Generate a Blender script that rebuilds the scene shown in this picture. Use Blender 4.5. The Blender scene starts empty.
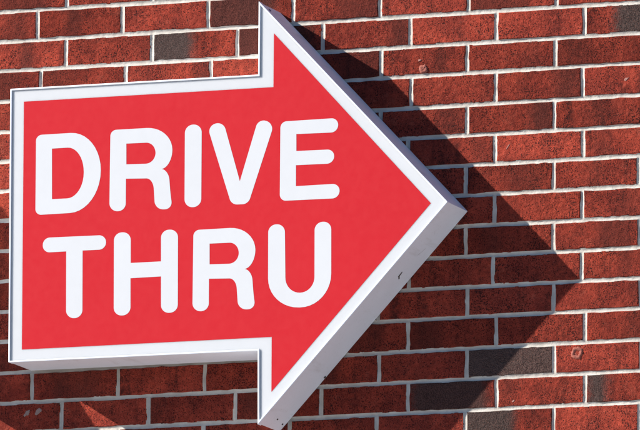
import bpy, bmesh, math, random
from mathutils import Vector, Matrix, noise
scene = bpy.context.scene
COL = scene.collection
R = math.radians

# ------------------------------------------------------------------ camera, sky, sun, exposure
Z0 = 6.10                      # height above the ground of the reference bed joint (fit coordinates use z = 0 there)
cam_d = bpy.data.cameras.new('camera')
cam = bpy.data.objects.new('camera', cam_d); COL.objects.link(cam)
cam_d.sensor_width = 36.0; cam_d.lens = 614.37; cam_d.clip_start = 0.5; cam_d.clip_end = 500.0
rgt = Vector((0.93445278, 0.35598527, 0.00851366)); upv = Vector((0.05180877, -0.15957355, 0.98582561)); fwd = Vector((-0.35229795, 0.92076640, 0.16755710))
M = Matrix((rgt, upv, -fwd)).transposed().to_4x4()
M.translation = Vector((9.12897, -22.09839, -4.452704 + Z0))
cam.matrix_world = M
scene.camera = cam

SUN = Vector((-260.0, -130.0, 163.0)).normalized()          # towards the sun: grazing the wall from the upper left
sun_d = bpy.data.lights.new('sun', 'SUN'); sun_d.energy = 5.0; sun_d.angle = R(0.5); sun_d.color = (1.0, 0.955, 0.89)
sun = bpy.data.objects.new('sun', sun_d); COL.objects.link(sun)
sun.rotation_euler = SUN.to_track_quat('Z', 'Y').to_euler(); sun.location = (-6, -4, 12)
world = bpy.data.worlds.new('World'); scene.world = world; world.use_nodes = True
wn = world.node_tree.nodes; wl = world.node_tree.links
sky = wn.new('ShaderNodeTexSky'); sky.sky_type = 'NISHITA'; sky.sun_disc = False
sky.sun_elevation = math.asin(SUN.z); sky.sun_rotation = math.atan2(SUN.x, SUN.y)
sky.altitude = 300.0; sky.air_density = 1.0; sky.dust_density = 0.0; sky.ozone_density = 8.0
wl.new(sky.outputs[0], wn['Background'].inputs[0]); wn['Background'].inputs[1].default_value = 0.070
vs = scene.view_settings; vs.view_transform = 'Standard'; vs.look = 'None'; vs.gamma = 1.0; vs.use_curve_mapping = False
vs.exposure = 0.95

# ------------------------------------------------------------------ helpers
def mesh_obj(name, verts, faces, mat, parent=None, loc=(0, 0, 0), smooth=False):
    me = bpy.data.meshes.new(name); me.from_pydata([tuple(v) for v in verts], [], faces); me.update()
    if mat: me.materials.append(mat)
    if smooth:
        for p in me.polygons: p.use_smooth = True
    o = bpy.data.objects.new(name, me); COL.objects.link(o); o.location = loc
    if parent: o.parent = parent
    return o
def empty(name, loc):
    o = bpy.data.objects.new(name, None); COL.objects.link(o); o.location = loc; o.empty_display_size = .2
    return o
def tag(o, label, cat=None, group=None, kind=None):
    if label: o['label'] = label
    if cat: o['category'] = cat
    if group: o['group'] = group
    if kind: o['kind'] = kind
    return o

class NT:
    """small shader-node builder"""
    def __init__(s, name):
        s.m = bpy.data.materials.new(name); s.m.use_nodes = True; s.t = s.m.node_tree
        s.b = s.t.nodes['Principled BSDF']
    def n(s, typ, **kw):
        o = s.t.nodes.new(typ)
        for k, v in kw.items(): setattr(o, k, v)
        return o
    def put(s, sock, v):
        if isinstance(v, bpy.types.NodeSocket): s.t.links.new(v, sock)
        else: sock.default_value = v
    def math(s, op, a, b=0.0, clamp=False):
        o = s.n('ShaderNodeMath', operation=op, use_clamp=clamp); s.put(o.inputs[0], a); s.put(o.inputs[1], b); return o.outputs[0]
    def noise(s, vec, scale, detail=2.0, rough=.5, w=None, dist=0.0):
        o = s.n('ShaderNodeTexNoise', noise_dimensions='4D' if w is not None else '3D')
        s.put(o.inputs['Vector'], vec); o.inputs['Scale'].default_value = scale; o.inputs['Detail'].default_value = detail
        o.inputs['Roughness'].default_value = rough; o.inputs['Distortion'].default_value = dist
        if w is not None: s.put(o.inputs['W'], w)
        return o.outputs[0]
    def step(s, v, lo, hi, smooth=True):
        o = s.n('ShaderNodeMapRange', interpolation_type='SMOOTHSTEP' if smooth else 'LINEAR')
        s.put(o.inputs[0], v); s.put(o.inputs[1], lo); s.put(o.inputs[2], hi); return o.outputs[0]
    def mix(s, f, a, b, mode='MIX'):
        o = s.n('ShaderNodeMix', data_type='RGBA', blend_type=mode)
        s.put(o.inputs[0], f); s.put(o.inputs[6], a); s.put(o.inputs[7], b); return o.outputs[2]
    def scale3(s, vec, xyz):
        o = s.n('ShaderNodeVectorMath', operation='MULTIPLY'); s.put(o.inputs[0], vec); o.inputs[1].default_value = xyz; return o.outputs[0]
    def bump(s, h, dist, strength=1.0, normal=None):
        o = s.n('ShaderNodeBump'); s.put(o.inputs['Height'], h); o.inputs['Distance'].default_value = dist; o.inputs['Strength'].default_value = strength
        if normal: s.put(o.inputs['Normal'], normal)
        return o.outputs[0]
def rgb(*c): return (c[0], c[1], c[2], 1.0)

# ------------------------------------------------------------------ materials
def mat_brick():
    s = NT('fired_brick'); oi = s.n('ShaderNodeObjectInfo'); geo = s.n('ShaderNodeNewGeometry'); tc = s.n('ShaderNodeTexCoord')
    P = tc.outputs['Object']; W = geo.outputs['Position']
    rnd = s.math('FRACT', s.math('ADD', oi.outputs['Random'], geo.outputs['Random Per Island']))
    w = s.math('MULTIPLY', rnd, 60.0)
    col = s.n('ShaderNodeSeparateColor'); s.put(col.inputs[0], oi.outputs['Color'])
    sx = s.n('ShaderNodeSeparateXYZ'); s.put(sx.inputs[0], P)
    # base red, drifting between orange red and brown red
    cloud = s.noise(P, 16.0, 4.0, .6, w)
    red = s.mix(s.step(cloud, .32, .68), rgb(*C_MID), rgb(*C_BRIGHT))
    grain = s.noise(W, 430.0, 3.0, .8)
    fine = s.noise(W, 800.0, 1.0, .5)
    mott = s.noise(W, 85.0, 4.0, .68)
    red = s.mix(s.step(mott, .30, .62), s.mix(.45, red, rgb(*C_DARK)), red)
    red = s.mix(s.step(grain, .30, .62), s.mix(.48, red, rgb(*C_DARK)), red)
    red = s.mix(s.math('MULTIPLY', s.step(fine, .52, .72), .55), red, rgb(*C_HOT))
    pale = s.noise(P, 48.0, 4.0, .7, w)
    red = s.mix(s.math('MULTIPLY', s.step(pale, .54, .74), .40), red, rgb(.38, .092, .058))
    # upright flash streaks of brown, softly broken up
    streak = s.noise(s.scale3(P, (24.0, 3.0, 3.0)), 1.0, 4.0, .62, w, .35)
    amt = s.math('MULTIPLY', s.step(streak, .46, .70), s.math('ADD', s.math('MULTIPLY', rnd, .60), .40))
    amt = s.math('MULTIPLY', amt, s.step(mott, .74, .36))
    red = s.mix(amt, red, rgb(*C_BROWN))
    # dark speckle of the clay, with the shade of small pits put into its colour
    sp = s.noise(W, 330.0, 1.0, .5); patch = s.noise(P, 22.0, 3.0, .6, w)
    thr = s.math('SUBTRACT', .835, s.math('MULTIPLY', patch, .36))
    spk = s.step(sp, s.math('SUBTRACT', thr, .05), thr)
    red = s.mix(s.math('MULTIPLY', spk, .88), red, rgb(*C_SPECK))
    # charcoal over-burnt zone of this brick: object colour = (tone, zone centre, zone half width, strength)
    wob = s.math('ADD', s.math('MULTIPLY', s.math('SUBTRACT', s.noise(P, 45.0, 6.0, .75, w), .5), .30), s.math('MULTIPLY', s.math('SUBTRACT', grain, .5), .22))
    u = s.math('ADD', s.math('ADD', s.math('DIVIDE', sx.outputs[0], .1935), .5), wob)
    dz = s.math('SUBTRACT', s.math('ABSOLUTE', s.math('SUBTRACT', u, col.outputs[1])), col.outputs[2])
    zone = s.math('MULTIPLY', s.step(dz, .10, -.10), s.step(oi.outputs['Alpha'], 0.0, .8, False))
    burnt = s.step(oi.outputs['Alpha'], .60, .95)
    char = s.mix(s.step(grain, .36, .66), rgb(*C_CHAR0), rgb(*C_CHAR1))
    char = s.mix(s.math('MULTIPLY', s.step(fine, .54, .68), .6), char, rgb(.19, .085, .065))
    brown = s.mix(s.step(grain, .34, .64), rgb(*C_BROWN), rgb(*C_BROWN2))
    base = s.mix(zone, red, s.mix(burnt, brown, char))
    # rare pale chips
    fl = s.noise(W, 170.0, 2.0, .6, None, 1.2)
    chip = s.step(fl, .775, .81)
    base = s.mix(s.math('MULTIPLY', chip, .5), base, rgb(.46, .22, .17))
    hs = s.n('ShaderNodeHueSaturation'); s.put(hs.inputs['Color'], base); s.put(hs.inputs['Value'], s.math('MULTIPLY', col.outputs[0], s.math('ADD', s.math('MULTIPLY', rnd, .24), .90)))
    s.put(s.b.inputs['Base Color'], hs.outputs[0])
    s.b.inputs['Roughness'].default_value = .95; s.b.inputs['Specular IOR Level'].default_value = .04
    big = s.noise(W, 70.0, 3.0, .6)
    h = s.math('ADD', s.math('MULTIPLY', grain, .38), s.math('MULTIPLY', big, 1.2))
    h = s.math('SUBTRACT', h, s.math('MULTIPLY', spk, .6)); h = s.math('ADD', h, s.math('MULTIPLY', chip, .3))
    s.put(s.b.inputs['Normal'], s.bump(h, .0030, 1.0))
    return s.m
C_BRIGHT = (.395, .057, .032); C_MID = (.20, .029, .019); C_HOT = (.42, .10, .065); C_DARK = (.060, .011, .009); C_BROWN = (.042, .015, .013); C_BROWN2 = (.13, .033, .024)
C_SPECK = (.020, .012, .012); C_CHAR0 = (.028, .020, .018); C_CHAR1 = (.118, .083, .072)

def mat_mortar():
    s = NT('mortar'); W = s.n('ShaderNodeNewGeometry').outputs['Position']
    a = s.noise(W, 30.0, 4.0, .6); g = s.noise(W, 420.0, 3.0, .7); st = s.noise(s.scale3(W, (9, 9, 60)), 1.0, 3.0, .6)
    c = s.mix(s.step(a, .3, .7), rgb(.445, .40, .345), rgb(.56, .515, .455))
    c = s.mix(s.math('MULTIPLY', s.step(g, .55, .75), .35), c, rgb(.33, .31, .29))
    c = s.mix(s.math('MULTIPLY', s.step(st, .60, .78), .30), c, rgb(.34, .26, .22))
    s.put(s.b.inputs['Base Color'], c); s.b.inputs['Roughness'].default_value = .95; s.b.inputs['Specular IOR Level'].default_value = .05
    s.put(s.b.inputs['Normal'], s.bump(s.math('ADD', s.math('MULTIPLY', g, .5), s.noise(W, 120.0, 2.0)), .0012, .7))
    return s.m

def mat_plastic(name, c, rough=.38, var=.04, sss=0.0):
    s = NT(name); P = s.n('ShaderNodeTexCoord').outputs['Object']
    f = s.noise(P, 5.0, 4.0, .6); f2 = s.noise(P, 60.0, 3.0, .6)
    dk = [v * (1 - 2.2 * var) for v in c]
    cc = s.mix(s.math('ADD', s.math('MULTIPLY', f, .75), s.math('MULTIPLY', f2, .25)), rgb(*dk), rgb(*c))
    s.put(s.b.inputs['Base Color'], cc); s.put(s.b.inputs['Roughness'], s.math('ADD', rough - .06, s.math('MULTIPLY', f2, .14)))
    s.b.inputs['Specular IOR Level'].default_value = .25
    s.put(s.b.inputs['Normal'], s.bump(f, .002, .25))
    if sss:
        s.b.inputs['Subsurface Weight'].default_value = sss; s.b.inputs['Subsurface Radius'].default_value = (1.0, 1.0, 1.0); s.b.inputs['Subsurface Scale'].default_value = .014
    return s.m

def mat_cabinet():
    s = NT('painted_aluminium'); P = s.n('ShaderNodeTexCoord').outputs['Object']
    f = s.noise(P, 9.0, 4.0, .6); f2 = s.noise(P, 160.0, 3.0, .7); drip = s.noise(s.scale3(P, (40, 5, 6)), 1.0, 4.0, .6)
    c = s.mix(s.step(f, .3, .7), rgb(.83, .87, .92), rgb(.86, .905, .96))
    c = s.mix(s.math('MULTIPLY', s.step(f2, .56, .74), .22), c, rgb(.50, .49, .47))
    c = s.mix(s.math('MULTIPLY', s.step(drip, .55, .75), .30), c, rgb(.46, .44, .41))
    scuff = s.noise(P, 34.0, 4.0, .65, None, .4)
    c = s.mix(s.math('MULTIPLY', s.step(scuff, .70, .76), .35), c, rgb(.40, .38, .35))
    s.put(s.b.inputs['Base Color'], c); s.b.inputs['Roughness'].default_value = .5
    s.put(s.b.inputs['Normal'], s.bump(f, .003, .25))
    return s.m

def mat_ground():
    s = NT('concrete_paving'); W = s.n('ShaderNodeNewGeometry').outputs['Position']
    a = s.noise(W, .35, 5.0, .6); g = s.noise(W, 60.0, 3.0, .7)
    c = s.mix(s.step(a, .3, .7), rgb(.54, .535, .525), rgb(.63, .625, .61)); c = s.mix(s.math('MULTIPLY', s.step(g, .5, .8), .3), c, rgb(.30, .29, .27))
    s.put(s.b.inputs['Base Color'], c); s.b.inputs['Roughness'].default_value = .9
    s.put(s.b.inputs['Normal'], s.bump(g, .003, .6))
    return s.m

def mat_plain(name, c, rough=.5, metal=0.0):
    s = NT(name); P = s.n('ShaderNodeTexCoord').outputs['Object']; f = s.noise(P, 300.0, 3.0, .6)
    s.put(s.b.inputs['Base Color'], s.mix(f, rgb(*[v * .75 for v in c]), rgb(*[v * 1.2 for v in c])))
    s.b.inputs['Roughness'].default_value = rough; s.b.inputs['Metallic'].default_value = metal
    return s.m

BRICK = mat_brick(); MORTAR = mat_mortar(); CABINET = mat_cabinet()
WHITE = mat_plastic('white_vinyl', (.615, .618, .625)); ACRYLIC = mat_plastic('white_acrylic', (.645, .648, .653), sss=1.0); RED = mat_plastic('red_vinyl', (.535, .005, .011), .42, .05)
STONE = mat_ground(); ASPHALT = mat_plain('asphalt', (.05, .05, .052), .9)

# ------------------------------------------------------------------ ground
g = mesh_obj('ground', [(-150, -190, -.14), (170, -190, -.14), (170, 30, -.14), (-150, 30, -.14)], [(0, 1, 2, 3)], ASPHALT)
tag(g, 'dark asphalt of the car park', kind='structure')
STRIP_EDGE = -6.5  # pale strip added out of view to bounce sunlight onto the sign's lower sides
v = [(-60, STRIP_EDGE, -.4), (70, STRIP_EDGE, -.4), (70, STRIP_EDGE, -.012), (-60, STRIP_EDGE, -.012), (70, STRIP_EDGE + .012, 0), (-60, STRIP_EDGE + .012, 0), (70, .35, 0), (-60, .35, 0)]
g = mesh_obj('bounce_strip', v, [(0, 1, 2, 3), (3, 2, 4, 5), (5, 4, 6, 7)], STONE)
tag(g, 'unseen pale concrete strip at the foot of the brick wall, added to bounce light upward', kind='structure')

# ------------------------------------------------------------------ brick wall, third-bond modular brick
PX, PZ, HJ = .2032, .2032 / 3, .0043
# how far the real joints stray from the regular grid, in mm: bed joints at the left and right, head joints by (course, joint)
BEDL = [-0.4, 0.7, 0.2, -1.5, -0.7, 0.6, 1.5, 1.2, 1.1, -0.2, 0.1, -3.0, -2.8, -2.4]
BEDR = [0.8, -0.2, 1.7, -1.7, -1.7, -0.4, 0.3, -0.5, 0.4, 0.5, 1.7, 0.6, 0.5, -0.4]
JOINTS = {(0,0):-3.0,(0,1):-3.0,(0,2):-1.6,(0,3):-3.3,(0,4):-2.4,(0,5):1.4,(0,6):4.1,(2,0):6.1,(2,1):6.3,(2,2):6.1,(2,4):1.5,(2,5):-0.5,(2,6):2.0,(4,5):0.5,(4,6):0.1,(6,5):-1.7,(6,6):-0.8,(6,7):-7.3,(8,5):-0.8,(8,6):-0.5,(8,7):-5.2,(10,5):3.2,(10,6):0.2,(10,7):-3.5,(12,0):-5.6,(12,1):-3.4,(12,2):-1.0,(12,4):2.3,(12,5):2.9,(12,6):2.5,(14,1):-1.7,(14,2):-3.0,(14,3):-3.2,(14,4):-2.4,(14,5):0.8,(14,6):1.6,(14,7):-3.6,(1,0):-2.3,(1,1):0.8,(1,2):0.7,(1,3):-0.1,(1,4):2.2,(1,5):-0.3,(1,6):0.9,(3,4):4.6,(3,5):-1.1,(3,6):-2.6,(5,4):-1.4,(5,5):-1.7,(5,6):-0.8,(7,5):-2.0,(7,6):-2.5,(9,5):-5.5,(9,6):-3.5,(11,4):1.7,(11,5):3.2,(11,6):5.7,(13,0):-1.4,(13,1):1.5,(13,2):3.4,(13,3):2.6,(13,4):2.8,(13,5):4.7,(13,6):6.3}
rng = random.Random(11)
def bed(k, x):
    l = BEDL[k] if 0 <= k < 14 else 0.0; r = BEDR[k] if 0 <= k < 14 else 0.0
    t = min(1.0, max(0.0, (x + .09) / 1.34))
    return -k * PZ + (l + (r - l) * t) * .001
JC = {}
def joint(c, i):
    if (c, i) not in JC:
        JC[(c, i)] = JOINTS[(c, i)] if (c, i) in JOINTS else rng.uniform(-2.2, 2.2)
    return (i + (1 / 3 if c % 2 else 0)) * PX + JC[(c, i)] * .001
wall = empty('brick_wall', (.67, 0, 0))
tag(wall, 'red brick wall in third bond with pale mortar joints behind the arrow sign', 'wall')
OX = Vector((.67, 0, 0))

def brick_mesh(xl, xr, c, seed):
    """fired brick with wavering, slightly chipped arrises; front face at y = 0, origin in the middle of the face"""
    r = random.Random(seed); cx = (xl + xr) / 2; cz = (bed(c - 1, cx) + bed(c, cx)) / 2
    a = .0005
    ring = []
    nl, ns = 12, 4
    def edge(p, q, n):
        for j in range(n):
            t = j / n; ring.append(((p[0] + (q[0] - p[0]) * t), (p[1] + (q[1] - p[1]) * t), j))
    bl = (xl + HJ, bed(c, xl) + HJ); br = (xr - HJ, bed(c, xr) + HJ); tr = (xr - HJ, bed(c - 1, xr) - HJ); tl = (xl + HJ, bed(c - 1, xl) - HJ)
    edge(bl, br, nl); edge(br, tr, ns); edge(tr, tl, nl); edge(tl, bl, ns)
    f, m, b = [], [], []
    tx, tz, dy = r.uniform(-.006, .006), r.uniform(-.010, .010), r.uniform(-.0004, .0007)
    for (x, z, j) in ring:
        x += r.gauss(0, a); z += r.gauss(0, a)
        ins = .0011 + abs(r.gauss(0, .0006)); chip = 0.0
        if j == 0: ins += r.uniform(.0006, .0016)
        elif r.random() < .035: chip = r.uniform(.001, .0022)
        sx = 1 if x > cx else -1; sz = 1 if z > cz else -1
        yy = dy + (x - cx) * tx + (z - cz) * tz
        nearx = min(abs(x - xl - HJ), abs(xr - HJ - x)) < .004; nearz = min(abs(z - bed(c, x) - HJ), abs(bed(c - 1, x) - HJ - z)) < .004
        ix = (ins + chip) * sx if nearx else 0; iz = (ins + chip) * sz if nearz else 0
        f.append((x - ix - cx, yy, z - iz - cz)); m.append((x - cx, yy + .0012 + chip * .6, z - cz)); b.append((x - cx, .09, z - cz))
    n = len(ring); faces = [tuple(range(n)), tuple(range(3 * n - 1, 2 * n - 1, -1))]
    for k in range(2):
        for i in range(n):
            j = (i + 1) % n; faces.append((k * n + i, (k + 1) * n + i, (k + 1) * n + j, k * n + j))
    return f + m + b, faces, (cx, 0, cz)

# burnt zones seen on single bricks: (course, brick) -> tone, zone centre, zone half width, strength
ZONES = {(-1, -1): (.8, .5, .3, .5), (0, -1): (.9, .75, .16, .4), (0, 0): (.82, .42, .10, .55), (0, 1): (1.08, .0, .0, .0), (0, 2): (.85, .38, .42, .72), (0, 4): (1.05, 0, 0, 0),
         (1, -1): (1.0, .52, .09, .6), (1, 0): (.95, 1.0, .1, .3), (1, 1): (.8, .12, .36, .95), (1, 2): (.7, .3, .6, .7), (1, 3): (1.02, .9, .14, .6), (1, 4): (1.0, 0, 0, 0), (1, 5): (1.05, 0, 0, 0),
         (1, 6): (.9, .74, .41, 1.0), (2, -1): (.8, .5, .3, .5), (2, 0): (.82, .1, .2, .4), (2, 1): (.95, .95, .1, .3), (2, 2): (1.1, 0, 0, 0), (2, 3): (.8, .8, .3, .5), (2, 4): (.95, .70, .08, .5),
         (2, 5): (.95, .75, .1, .3), (2, 6): (.74, .15, .25, .35), (3, 4): (.98, 0, 0, 0), (3, 5): (.92, .84, .15, .6), (3, 6): (.98, 0, 0, 0), (4, 5): (.9, .88, .14, .65), (4, 6): (.76, .5, .2, .25),
         (5, 4): (.95, .85, .1, .3), (5, 5): (1.05, 0, 0, 0), (5, 6): (.88, .2, .1, .3), (6, 5): (.85, .7, .2, .3), (6, 6): (.88, .5, .1, .3), (7, 5): (.98, 0, 0, 0), (7, 6): (.85, .6, .2, .3),
         (8, 6): (.95, .72, .2, .45), (8, 5): (.9, .3, .1, .4), (9, 6): (.92, .5, .1, .3), (10, 6): (1.0, .95, .06, .4), (11, 6): (.9, .6, .12, .35), (12, 5): (.9, .5, .7, .88), (12, 6): (1.08, .0, .0, .0),
         (13, 4): (.85, .46, .46, .80), (13, 5): (.98, .1, .1, .3), (13, 6): (.95, .13, .13, .9), (14, 5): (.85, .2, .36, .97), (14, 6): (1.06, 0, 0, 0), (13, 0): (1.1, 0, 0, 0), (13, -1): (.9, 0, 0, 0),
         (14, 0): (1.1, 0, 0, 0), (9, 4): (.95, 0, 0, 0), (14, 4): (1.1, .0, .0, .0), (11, 4): (.8, .2, .2, .5), (12, 4): (1.0, 0, 0, 0), (13, 2): (.9, .3, .2, .5), (3, -1): (.9, .8, .1, .3), (4, -1): (1.05, 0, 0, 0), (5, -1): (1.1, 0, 0, 0), (6, -1): (1.1, 0, 0, 0)}
BR = {}
C0, C1, I0, I1 = -4, 17, -3, 9
for c in range(C0, C1 + 1):
    for i in range(I0, I1 + 1):
        v, f, o = brick_mesh(joint(c, i), joint(c, i + 1), c, c * 101 + i)
        ob = mesh_obj('brick', v, f, BRICK, wall, (o[0] - .67, 0, o[2] + Z0))
        if (c, i) in ZONES: ob.color = ZONES[(c, i)]
        else:
            k = rng.random(); ob.color = (rng.uniform(.8, 1.06), rng.random(), rng.uniform(.05, .4), 0 if k < .5 else rng.uniform(.25, .55) if -1 <= c <= 14 and -1 <= i <= 6 else rng.uniform(.3, 1.0))
        BR[(c, i)] = (ob, Vector(o))
# the rest of the wall beyond the frame, down to the paving and up to the coping: plain bricks in one mesh
FV, FF = [], []
CTOP, CBOT = -38, int(Z0 / PZ)
for c in range(CTOP, CBOT + 1):
    for i in range(-32, 44):
        if C0 <= c <= C1 and I0 <= i <= I1: continue
        off = 1 / 3 if c % 2 else 0
        xl = (i + off) * PX if not (C0 <= c <= C1 and i == I1 + 1) else joint(c, i)
        xr = (i + 1 + off) * PX if not (C0 <= c <= C1 and i == I0 - 1) else joint(c, i + 1)
        xl += HJ; xr -= HJ; zt = -(c - 1) * PZ - HJ + Z0; zb = -c * PZ + HJ + Z0
        n = len(FV); e = .0012; x0 = .67
        FV += [(xl + e - x0, 0, zb + e), (xr - e - x0, 0, zb + e), (xr - e - x0, 0, zt - e), (xl + e - x0, 0, zt - e), (xl - x0, .06, zb), (xr - x0, .06, zb), (xr - x0, .06, zt), (xl - x0, .06, zt)]
        FF += [(n, n + 1, n + 2, n + 3), (n, n + 4, n + 5, n + 1), (n + 1, n + 5, n + 6, n + 2), (n + 2, n + 6, n + 7, n + 3), (n + 3, n + 7, n + 4, n)]
bf = mesh_obj('brick_field', FV, FF, BRICK, wall); bf.color = (.95, .5, .2, .15); bf['kind'] = 'stuff'
XL, XR = -32 * PX, 44 * PX; ZT = Z0 + 39 * PZ
# mortar: the tooled, uneven joints in view, and the bed behind everything
def tooled(x, z, d):
    """depth of the concave struck joint, d = distance to the nearest brick edge (negative = smeared over it)"""
    q = max(-.25, min(1.0, d / HJ)); base = .0016 + .0015 * (1 - (1 - q) ** 2)
    rough = noise.noise((x * 90, z * 90, 3.1)) * .0005 + noise.noise((x * 330, z * 330, 7.7)) * .0004 + noise.noise((x * 16, z * 16, 1.7)) * .0003
    return base + rough
mv, mf = [], []
EX = .0008; NS = 9
def strip(pts, n):
    k = len(mv); mv.extend(pts)
    for a_ in range(n - 1):
        for b_ in range(NS): mf.append((k + a_ * (NS + 1) + b_, k + (a_ + 1) * (NS + 1) + b_, k + (a_ + 1) * (NS + 1) + b_ + 1, k + a_ * (NS + 1) + b_ + 1))
MX0, MX1, MC0, MC1 = -.36, 1.72, -3, 16
def near_joint(c, x):
    i = round(x / PX - (1 / 3 if c % 2 else 0)); return abs(x - joint(c, i))
for k in range(MC0, MC1 + 1):
    n = int((MX1 - MX0) / .0026); pts = []
    for a_ in range(n):
        x = MX0 + (MX1 - MX0) * a_ / (n - 1); zc = bed(k, x); gu = max(0.0, HJ - near_joint(k, x)); gl = max(0.0, HJ - near_joint(k + 1, x))
        for b_ in range(NS + 1):
            s_ = (b_ / NS * 2 - 1) * (HJ + EX); du = HJ - s_; dl = HJ + s_
            d1 = math.hypot(gu, du) if gu > 0 and du > 0 else (gu if gu > 0 else du); d2 = math.hypot(gl, dl) if gl > 0 and dl > 0 else (gl if gl > 0 else dl)
            z = zc + s_; mv_y = tooled(x, z, min(d1, d2)); pts.append((x - .67, mv_y, z + Z0))
    strip(pts, n)
for c in range(MC0 + 1, MC1 + 1):
    for i in range(I0, I1 + 1):
        xj = joint(c, i)
        if not MX0 < xj < MX1: continue
        n = 24; z0_ = bed(c, xj) + HJ + EX; z1_ = bed(c - 1, xj) - HJ - EX; pts = []
        for a_ in range(n):
            z = z0_ + (z1_ - z0_) * a_ / (n - 1)
            for b_ in range(NS + 1):
                s_ = (b_ / NS * 2 - 1) * (HJ + EX); pts.append((xj + s_ - .67, tooled(xj + s_, z, HJ - abs(s_)), z + Z0))
        strip(pts, n)
mesh_obj('mortar', mv, mf, MORTAR, wall, smooth=True)
def box(x0, x1, y0, y1, z0, z1):
    return [(x0, y0, z0), (x1, y0, z0), (x1, y1, z0), (x0, y1, z0), (x0, y0, z1), (x1, y0, z1), (x1, y1, z1), (x0, y1, z1)], [(0, 1, 5, 4), (1, 2, 6, 5), (2, 3, 7, 6), (3, 0, 4, 7), (4, 5, 6, 7), (3, 2, 1, 0)]
v, f = box(XL - .67, XR - .67 - .05, .0048, .30, 0.0, ZT); mesh_obj('mortar_bed', v, f, MORTAR, wall)
v, f = box(XL - .72, XR - .67, -.05, .36, ZT + .002, ZT + .10); mesh_obj('coping', v, f, STONE, wall)

# weathering pieces that sit on single bricks
PATCH = mat_plain('pale_fired_clay', (.30, .088, .060), .95)
def blob(key, p, r, h, seed, mat, name, hollow=False, sq=1.0, ang=0.0, wv=.55):
    ob, o = BR[key]; n = 26; vs_, fs_ = [], []
    rings = [(1.0, .0010), (.9, -.35 * h), (.74, -.9 * h), (.56, -h * (.75 if hollow else 1.0)), (.36, -h * (0.1 if hollow else .9)), (.16, -h * (.05 if hollow else .75))]
    for (q, y) in rings:
        for k in range(n):
            a = 2 * math.pi * k / n; wb = 1 + wv * noise.noise((math.cos(a) * 1.1 + seed, math.sin(a) * 1.1, .4)) + .25 * noise.noise((math.cos(a) * 3 + seed, math.sin(a) * 3, q * 2))
            X = math.cos(a) * r * q * wb; Z = math.sin(a) * r * q * wb * sq
            X, Z = X * math.cos(ang) - Z * math.sin(ang), X * math.sin(ang) + Z * math.cos(ang)
            vs_.append((p[0] - o.x + X, y + (noise.noise((X * 400 + seed, Z * 400, 2.0)) * .7 * h if q < .95 else 0), p[1] - o.z + Z))
    for k in range(len(rings) - 1):
        for i in range(n):
            j = (i + 1) % n; fs_.append((k * n + i, k * n + j, (k + 1) * n + j, (k + 1) * n + i))
    fs_.append(tuple((len(rings) - 1) * n + i for i in range(n)))
    return mesh_obj(name, vs_, fs_, mat, ob, smooth=True)
blob((2, 4), (.9152, -.1190), .0110, .0026, 3.3, PATCH, 'clay_lump')
blob((12, 6), (1.2745, -.7671), .0155, .0030, 5.1, PATCH, 'plug_scar', True, .95, 0, .2)
CHIP = mat_plain('pale_chip', (.36, .17, .135), .9); SMEAR = mat_plain('lime_smear', (.30, .20, .17), .95)
blob((3, 6), (1.3848, -.1690), .0065, .0010, 8.7, CHIP, 'chip', False, .45, .6); blob((2, 4), (.905, -.099), .0045, .0009, 9.2, CHIP, 'chip', False, .5, .3)
blob((13, -1), (-.016, -.840), .0095, .0004, 12.4, SMEAR, 'lime_smear', True, .6, .7); blob((13, -1), (.010, -.838), .0085, .0004, 13.9, SMEAR, 'lime_smear', True, .8, .9)
blob((5, 5), (1.112, -.303), .0070, .0005, 14.1, CHIP, 'chip', False, .2, 1.0); blob((13, 5), (1.128, -.866), .0034, .0008, 15.6, CHIP, 'chip', False, .6, .4)

# ------------------------------------------------------------------ sign cabinets
def area(p): return sum(p[i][0] * p[(i + 1) % len(p)][1] - p[(i + 1) % len(p)][0] * p[i][1] for i in range(len(p))) / 2
def inset(p, d):
    """offset a closed outline inwards by d with mitred corners"""
    n = len(p); s = 1 if area(p) > 0 else -1; out = []
    for i in range(n):
        a, b, c = Vector(p[i - 1]), Vector(p[i]), Vector(p[(i + 1) % n])
        e1 = (b - a).normalized(); e2 = (c - b).normalized()
        n1 = Vector((-e1.y, e1.x)) * s; n2 = Vector((-e2.y, e2.x)) * s
        k = (n1 + n2); k = k / max(.2, k.dot(n1)); out.append(tuple(b + k * d))
    return out
def fillet(p, r, n=4):
    """round every corner of an outline"""
    return outline([(x, z, r, r) for x, z in p], n)
def outline(p, n=10):
    res = []; N = len(p)
    for i in range(N):
        a, b, c = Vector(p[i - 1][:2]), Vector(p[i][:2]), Vector(p[(i + 1) % N][:2]); d1, d2 = p[i][2], p[i][3]
        if d1 <= 0: res.append(tuple(b)); continue
        P0 = b + (a - b).normalized() * d1; P3 = b + (c - b).normalized() * d2; P1 = P0 + (b - P0) * .5523; P2 = P3 + (b - P3) * .5523
        for k in range(n + 1):
            t = k / n; q = P0 * (1 - t) ** 3 + P1 * 3 * t * (1 - t) ** 2 + P2 * 3 * t * t * (1 - t) + P3 * t ** 3
            if not res or (Vector(res[-1]) - q).length > 1e-5: res.append(tuple(q))
    if (Vector(res[0]) - Vector(res[-1])).length < 1e-5: res.pop()
    return res
def loft(rings, org):
    """skin a series of (outline, y) rings"""
    n = len(rings[0][0]); v = [(x - org[0], y - org[1], z + Z0 - org[2]) for p, y in rings for x, z in p]; f = []
    for k in range(len(rings) - 1):
        for i in range(n):
            j = (i + 1) % n; f.append((k * n + i, k * n + j, (k + 1) * n + j, (k + 1) * n + i))
    return v, f
def fix(o):
    bm = bmesh.new(); bm.from_mesh(o.data); bmesh.ops.recalc_face_normals(bm, faces=bm.faces); bm.to_mesh(o.data); bm.free(); return o
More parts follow.
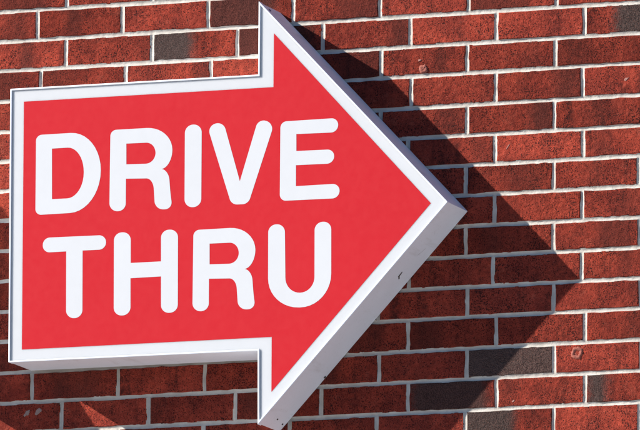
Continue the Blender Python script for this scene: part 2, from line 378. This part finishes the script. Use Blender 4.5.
def sheet(name, loops, y, org, mat, parent):
    """flat cut-out sheet with holes"""
    cu = bpy.data.curves.new(name, 'CURVE'); cu.dimensions = '2D'; cu.fill_mode = 'FRONT'
    for lp in loops:
        sp = cu.splines.new('POLY'); sp.points.add(len(lp) - 1); sp.use_cyclic_u = True
        for i, q in enumerate(lp): sp.points[i].co = (q[0] - org[0], q[1] + Z0 - org[2], 0, 1)
    t = bpy.data.objects.new(name + '_curve', cu); COL.objects.link(t)
    me = bpy.data.meshes.new_from_object(t.evaluated_get(bpy.context.evaluated_depsgraph_get()))
    bpy.data.objects.remove(t); bpy.data.curves.remove(cu)
    vv = [(q.co.x, y - org[1], q.co.y) for q in me.vertices]; ff = [tuple(p.vertices) for p in me.polygons]
    bpy.data.meshes.remove(me)
    o = mesh_obj(name, vv, ff, mat, parent)
    if o.data.polygons[0].normal.y > 0: o.data.flip_normals()
    return o
def cabinet(root, org, out, D, red, fil):
    """folded metal box with a raised retainer frame round a recessed translucent face"""
    ring = lambda d: fillet(inset(out, d), max(.0006, fil - d))
    rp = [(ring(.0012), -D + .0182), (ring(0), -D + .018), (ring(0), -D + .0012), (ring(.0004), -D + .0004), (ring(.0012), -D), (ring(.0032), -D), (ring(.0037), -D + .0004), (ring(.0039), -D + .0050)]
    v, f = loft(rp, org); fix(mesh_obj('retainer_frame', v, f, CABINET, root))
    q = ring(.0010)
    v, f = loft([(q, -D + .010), (q, -.0008)], org)
    n = len(q); v0 = v; f.append(tuple(n + i for i in range(n)))
    fix(mesh_obj('cabinet', v0, f, CABINET, root))
    a = ring(.0038); v, f = loft([(a, -D + .0030), (a, -D + .0150)], org); n = len(a); f += [tuple(range(n)), tuple(range(n, 2 * n))]
    fix(mesh_obj('face_panel', v, f, ACRYLIC, root))
    return sheet('red_panel', [red], -D + .0028, org, RED, root)

mm = lambda L: [(a * .001, b * .001) for a, b in L]
OUT = mm([(-13.1, -133.0), (575.3, -134.5), (574.8, 29.9), (1020.9, -441.3), (581.8, -912.1), (580.3, -748.0), (-9.1, -746.2)])
REDP = mm([(18.9, -163.2), (610.5, -164.1), (610.5, -43.9), (980.7, -442.0), (612.5, -840.4), (612.0, -718.8), (21.8, -718.5)])
SO = (.40, 0.0, Z0 - .912)
sign = empty('arrow_sign', SO)
tag(sign, 'red and white box sign shaped like an arrow, lettered DRIVE THRU, fixed to brick wall', 'sign')
cabinet(sign, SO, OUT, .13, REDP, .0022)
LETTERS = [
    ('D', [[(49.1,-240.0,13.4,14.2),(203.9,-239.7,72.0,87.5),(205.2,-418.7,91.5,73.5),(50.0,-419.4,14.2,13.4)],[(87.5,-272.4,0.0,0.0),(163.9,-272.1,39.4,56.9),(164.3,-386.4,55.4,39.4),(89.1,-385.8,0.0,0.0)]]),
    ('R', [[(226.4,-238.6,13.3,14.1),(373.1,-238.9,60.2,51.8),(374.1,-325.3,34.6,23.0),(349.1,-332.3,0.0,0.0),(365.8,-337.6,14.8,19.8),(370.1,-386.7,9.9,10.0),(375.7,-423.4,17.9,18.8),(334.4,-421.7,18.8,17.8),(328.9,-351.9,22.3,15.7),(264.5,-349.4,0.0,0.0),(264.8,-422.0,17.8,18.9),(226.0,-419.9,18.9,17.8)],[(264.5,-270.9,0.0,0.0),(333.7,-271.7,22.0,23.7),(334.3,-319.1,23.7,23.6),(265.1,-317.4,0.0,0.0)]]),
    ('I', [[(402.9,-236.9,18.2,19.2),(442.5,-237.5,19.2,18.1),(443.4,-421.6,18.1,19.2),(403.9,-421.1,19.2,18.2)]]),
    ('V', [[(455.7,-242.4,18.6,18.8),(493.4,-233.6,18.8,18.5),(533.8,-369.5,0.0,0.0),(576.1,-232.0,17.9,19.4),(613.4,-245.5,19.4,17.9),(554.0,-421.2,12.2,13.1),(514.6,-420.7,13.1,12.7)]]),
    ('E', [[(627.9,-242.1,13.8,14.5),(763.6,-241.3,16.5,15.7),(762.8,-273.1,15.7,16.5),(665.5,-271.7,0.0,0.0),(665.9,-309.5,0.0,0.0),(754.9,-310.5,16.5,15.7),(754.1,-341.8,15.7,16.5),(665.2,-340.9,0.0,0.0),(665.6,-387.6,0.0,0.0),(768.0,-387.2,17.0,16.2),(767.7,-419.5,16.2,17.0),(628.1,-418.4,14.5,13.8)]]),
    ('T', [[(68.5,-471.3,15.8,16.8),(218.8,-472.7,16.8,15.8),(219.2,-504.8,15.8,16.8),(163.6,-504.4,0.0,0.0),(165.0,-654.8,17.8,18.9),(126.2,-653.9,18.9,17.8),(124.7,-504.4,0.0,0.0),(68.9,-504.5,16.8,15.8)]]),
    ('H', [[(237.5,-468.5,17.7,18.8),(277.3,-469.0,18.8,17.7),(278.1,-538.1,0.0,0.0),(349.7,-538.3,0.0,0.0),(348.9,-468.3,17.7,18.8),(389.1,-469.0,18.8,17.7),(390.7,-653.8,17.7,18.8),(351.1,-653.3,18.8,17.7),(350.1,-571.7,0.0,0.0),(278.0,-572.0,0.0,0.0),(279.0,-654.2,17.7,18.8),(239.3,-653.7,18.8,17.7)]]),
    ('R', [[(425.6,-472.5,13.3,14.0),(571.3,-472.2,59.7,51.5),(572.1,-558.1,34.3,22.8),(547.3,-565.2,0.0,0.0),(564.0,-570.4,14.7,19.7),(568.1,-619.2,9.9,9.9),(573.6,-655.7,17.8,18.7),(532.7,-654.1,18.7,17.7),(527.3,-584.8,22.2,15.6),(463.3,-582.5,0.0,0.0),(463.6,-654.6,17.7,18.8),(425.1,-652.7,18.8,17.7)],[(464.0,-504.5,0.0,0.0),(532.7,-505.1,21.8,23.6),(533.1,-552.2,23.6,23.4),(464.5,-550.7,0.0,0.0)]]),
    ('U', [[(601.5,-469.6,17.6,18.6),(640.4,-470.2,18.6,17.6),(643.4,-623.6,34.3,33.6),(711.1,-625.0,33.6,34.3),(710.2,-469.9,17.6,18.6),(749.0,-470.0,18.6,17.6),(750.6,-658.3,73.4,72.3),(602.8,-655.3,72.3,66.2)]]),
]
for ch, loops in LETTERS:
    o = sheet('letter', [outline([(a * .001, b * .001, c * .001, d * .001) for a, b, c, d in lp]) for lp in loops], -.1274, SO, WHITE, sign)
    o['label'] = 'white rounded capital letter ' + ch
# small fixings and knocks on the cabinet edges
SCREW = mat_plain('dull_screw', (.10, .12, .22), .5, .3); SCRAPE = mat_plain('bare_scrape', (.055, .045, .04), .7)
E0, E1, E2 = Vector(OUT[2]), Vector(OUT[3]), Vector(OUT[4])
def on_edge(A, B, t, y):
    d = (B - A).normalized(); nrm = Vector((-d.y, d.x))
    q = A + (B - A) * t
    if nrm.x < 0: nrm = -nrm
    return Vector((q.x, y, q.y)), Vector((d.x, 0, d.y)), Vector((nrm.x, 0, nrm.y))
def stud(A, B, t, y, r, name='screw', mat=None, h=.0012):
    c, d, n_ = on_edge(A, B, t, y); k = 10; v = []; cc = c - n_ * .0012
    for q, hh in ((1.0, 0.0), (1.0, h * .6 + .0010), (.7, h + .0010)):
        for i in range(k):
            a = 2 * math.pi * i / k; w = cc + n_ * hh + d * math.cos(a) * r * q + Vector((0, 1, 0)) * math.sin(a) * r * q
            v.append((w.x - SO[0], w.y, w.z + Z0 - SO[2]))
    f = [(s_ * k + i, s_ * k + (i + 1) % k, (s_ + 1) * k + (i + 1) % k, (s_ + 1) * k + i) for s_ in range(2) for i in range(k)] + [tuple(2 * k + i for i in range(k))]
    return fix(mesh_obj(name, v, f, mat or SCREW, sign))
stud(E0, E1, .035, -.100, .0035); stud(E1, E2, .955, -.060, .0020, mat=SCRAPE); stud(E1, E2, .965, -.018, .0022, mat=SCRAPE); stud(E1, E2, .75, -.008, .003, mat=SCRAPE)
def scrape(A, B, t, y, pts, name='scrape'):
    c, d, n_ = on_edge(A, B, t, y); c = c - n_ * .00085
    v = []
    for a, b in pts:
        w = c + d * a * .001 + Vector((0, b * .001, 0)); v.append((w.x - SO[0], w.y, w.z + Z0 - SO[2]))
    return mesh_obj(name, v, [tuple(range(len(v)))], SCRAPE, sign)
scrape(E1, E2, .305, -.062, [(-8, -3), (-7, 1), (-2, 3), (4, 4), (7, 9), (9, 13), (12, 13), (11, 8), (8, 3), (7, -2), (0, -3)])
scrape(E1, E2, .20, -.052, [(-12, 5), (-11, 4), (12, -6), (11, -4.8)])

# unseen box added off the left end, outline shaped for the shade it casts
O2 = mm([(-458, -138), (-439, -171), (-357, -350), (-275, -574), (-229, -643), (-173, -730), (-115, -832), (-520, -560), (-600, -400), (-590, -230), (-530, -140)])
S2 = (-.36, 0.0, Z0 - .832)
caster = empty('leaf_shadow_caster', S2)
tag(caster, 'unseen leaf-shaped box added past the blunt end of the arrow to cast its shadow', 'sign')
cabinet(caster, S2, O2, .19, inset(O2, .034), .004)
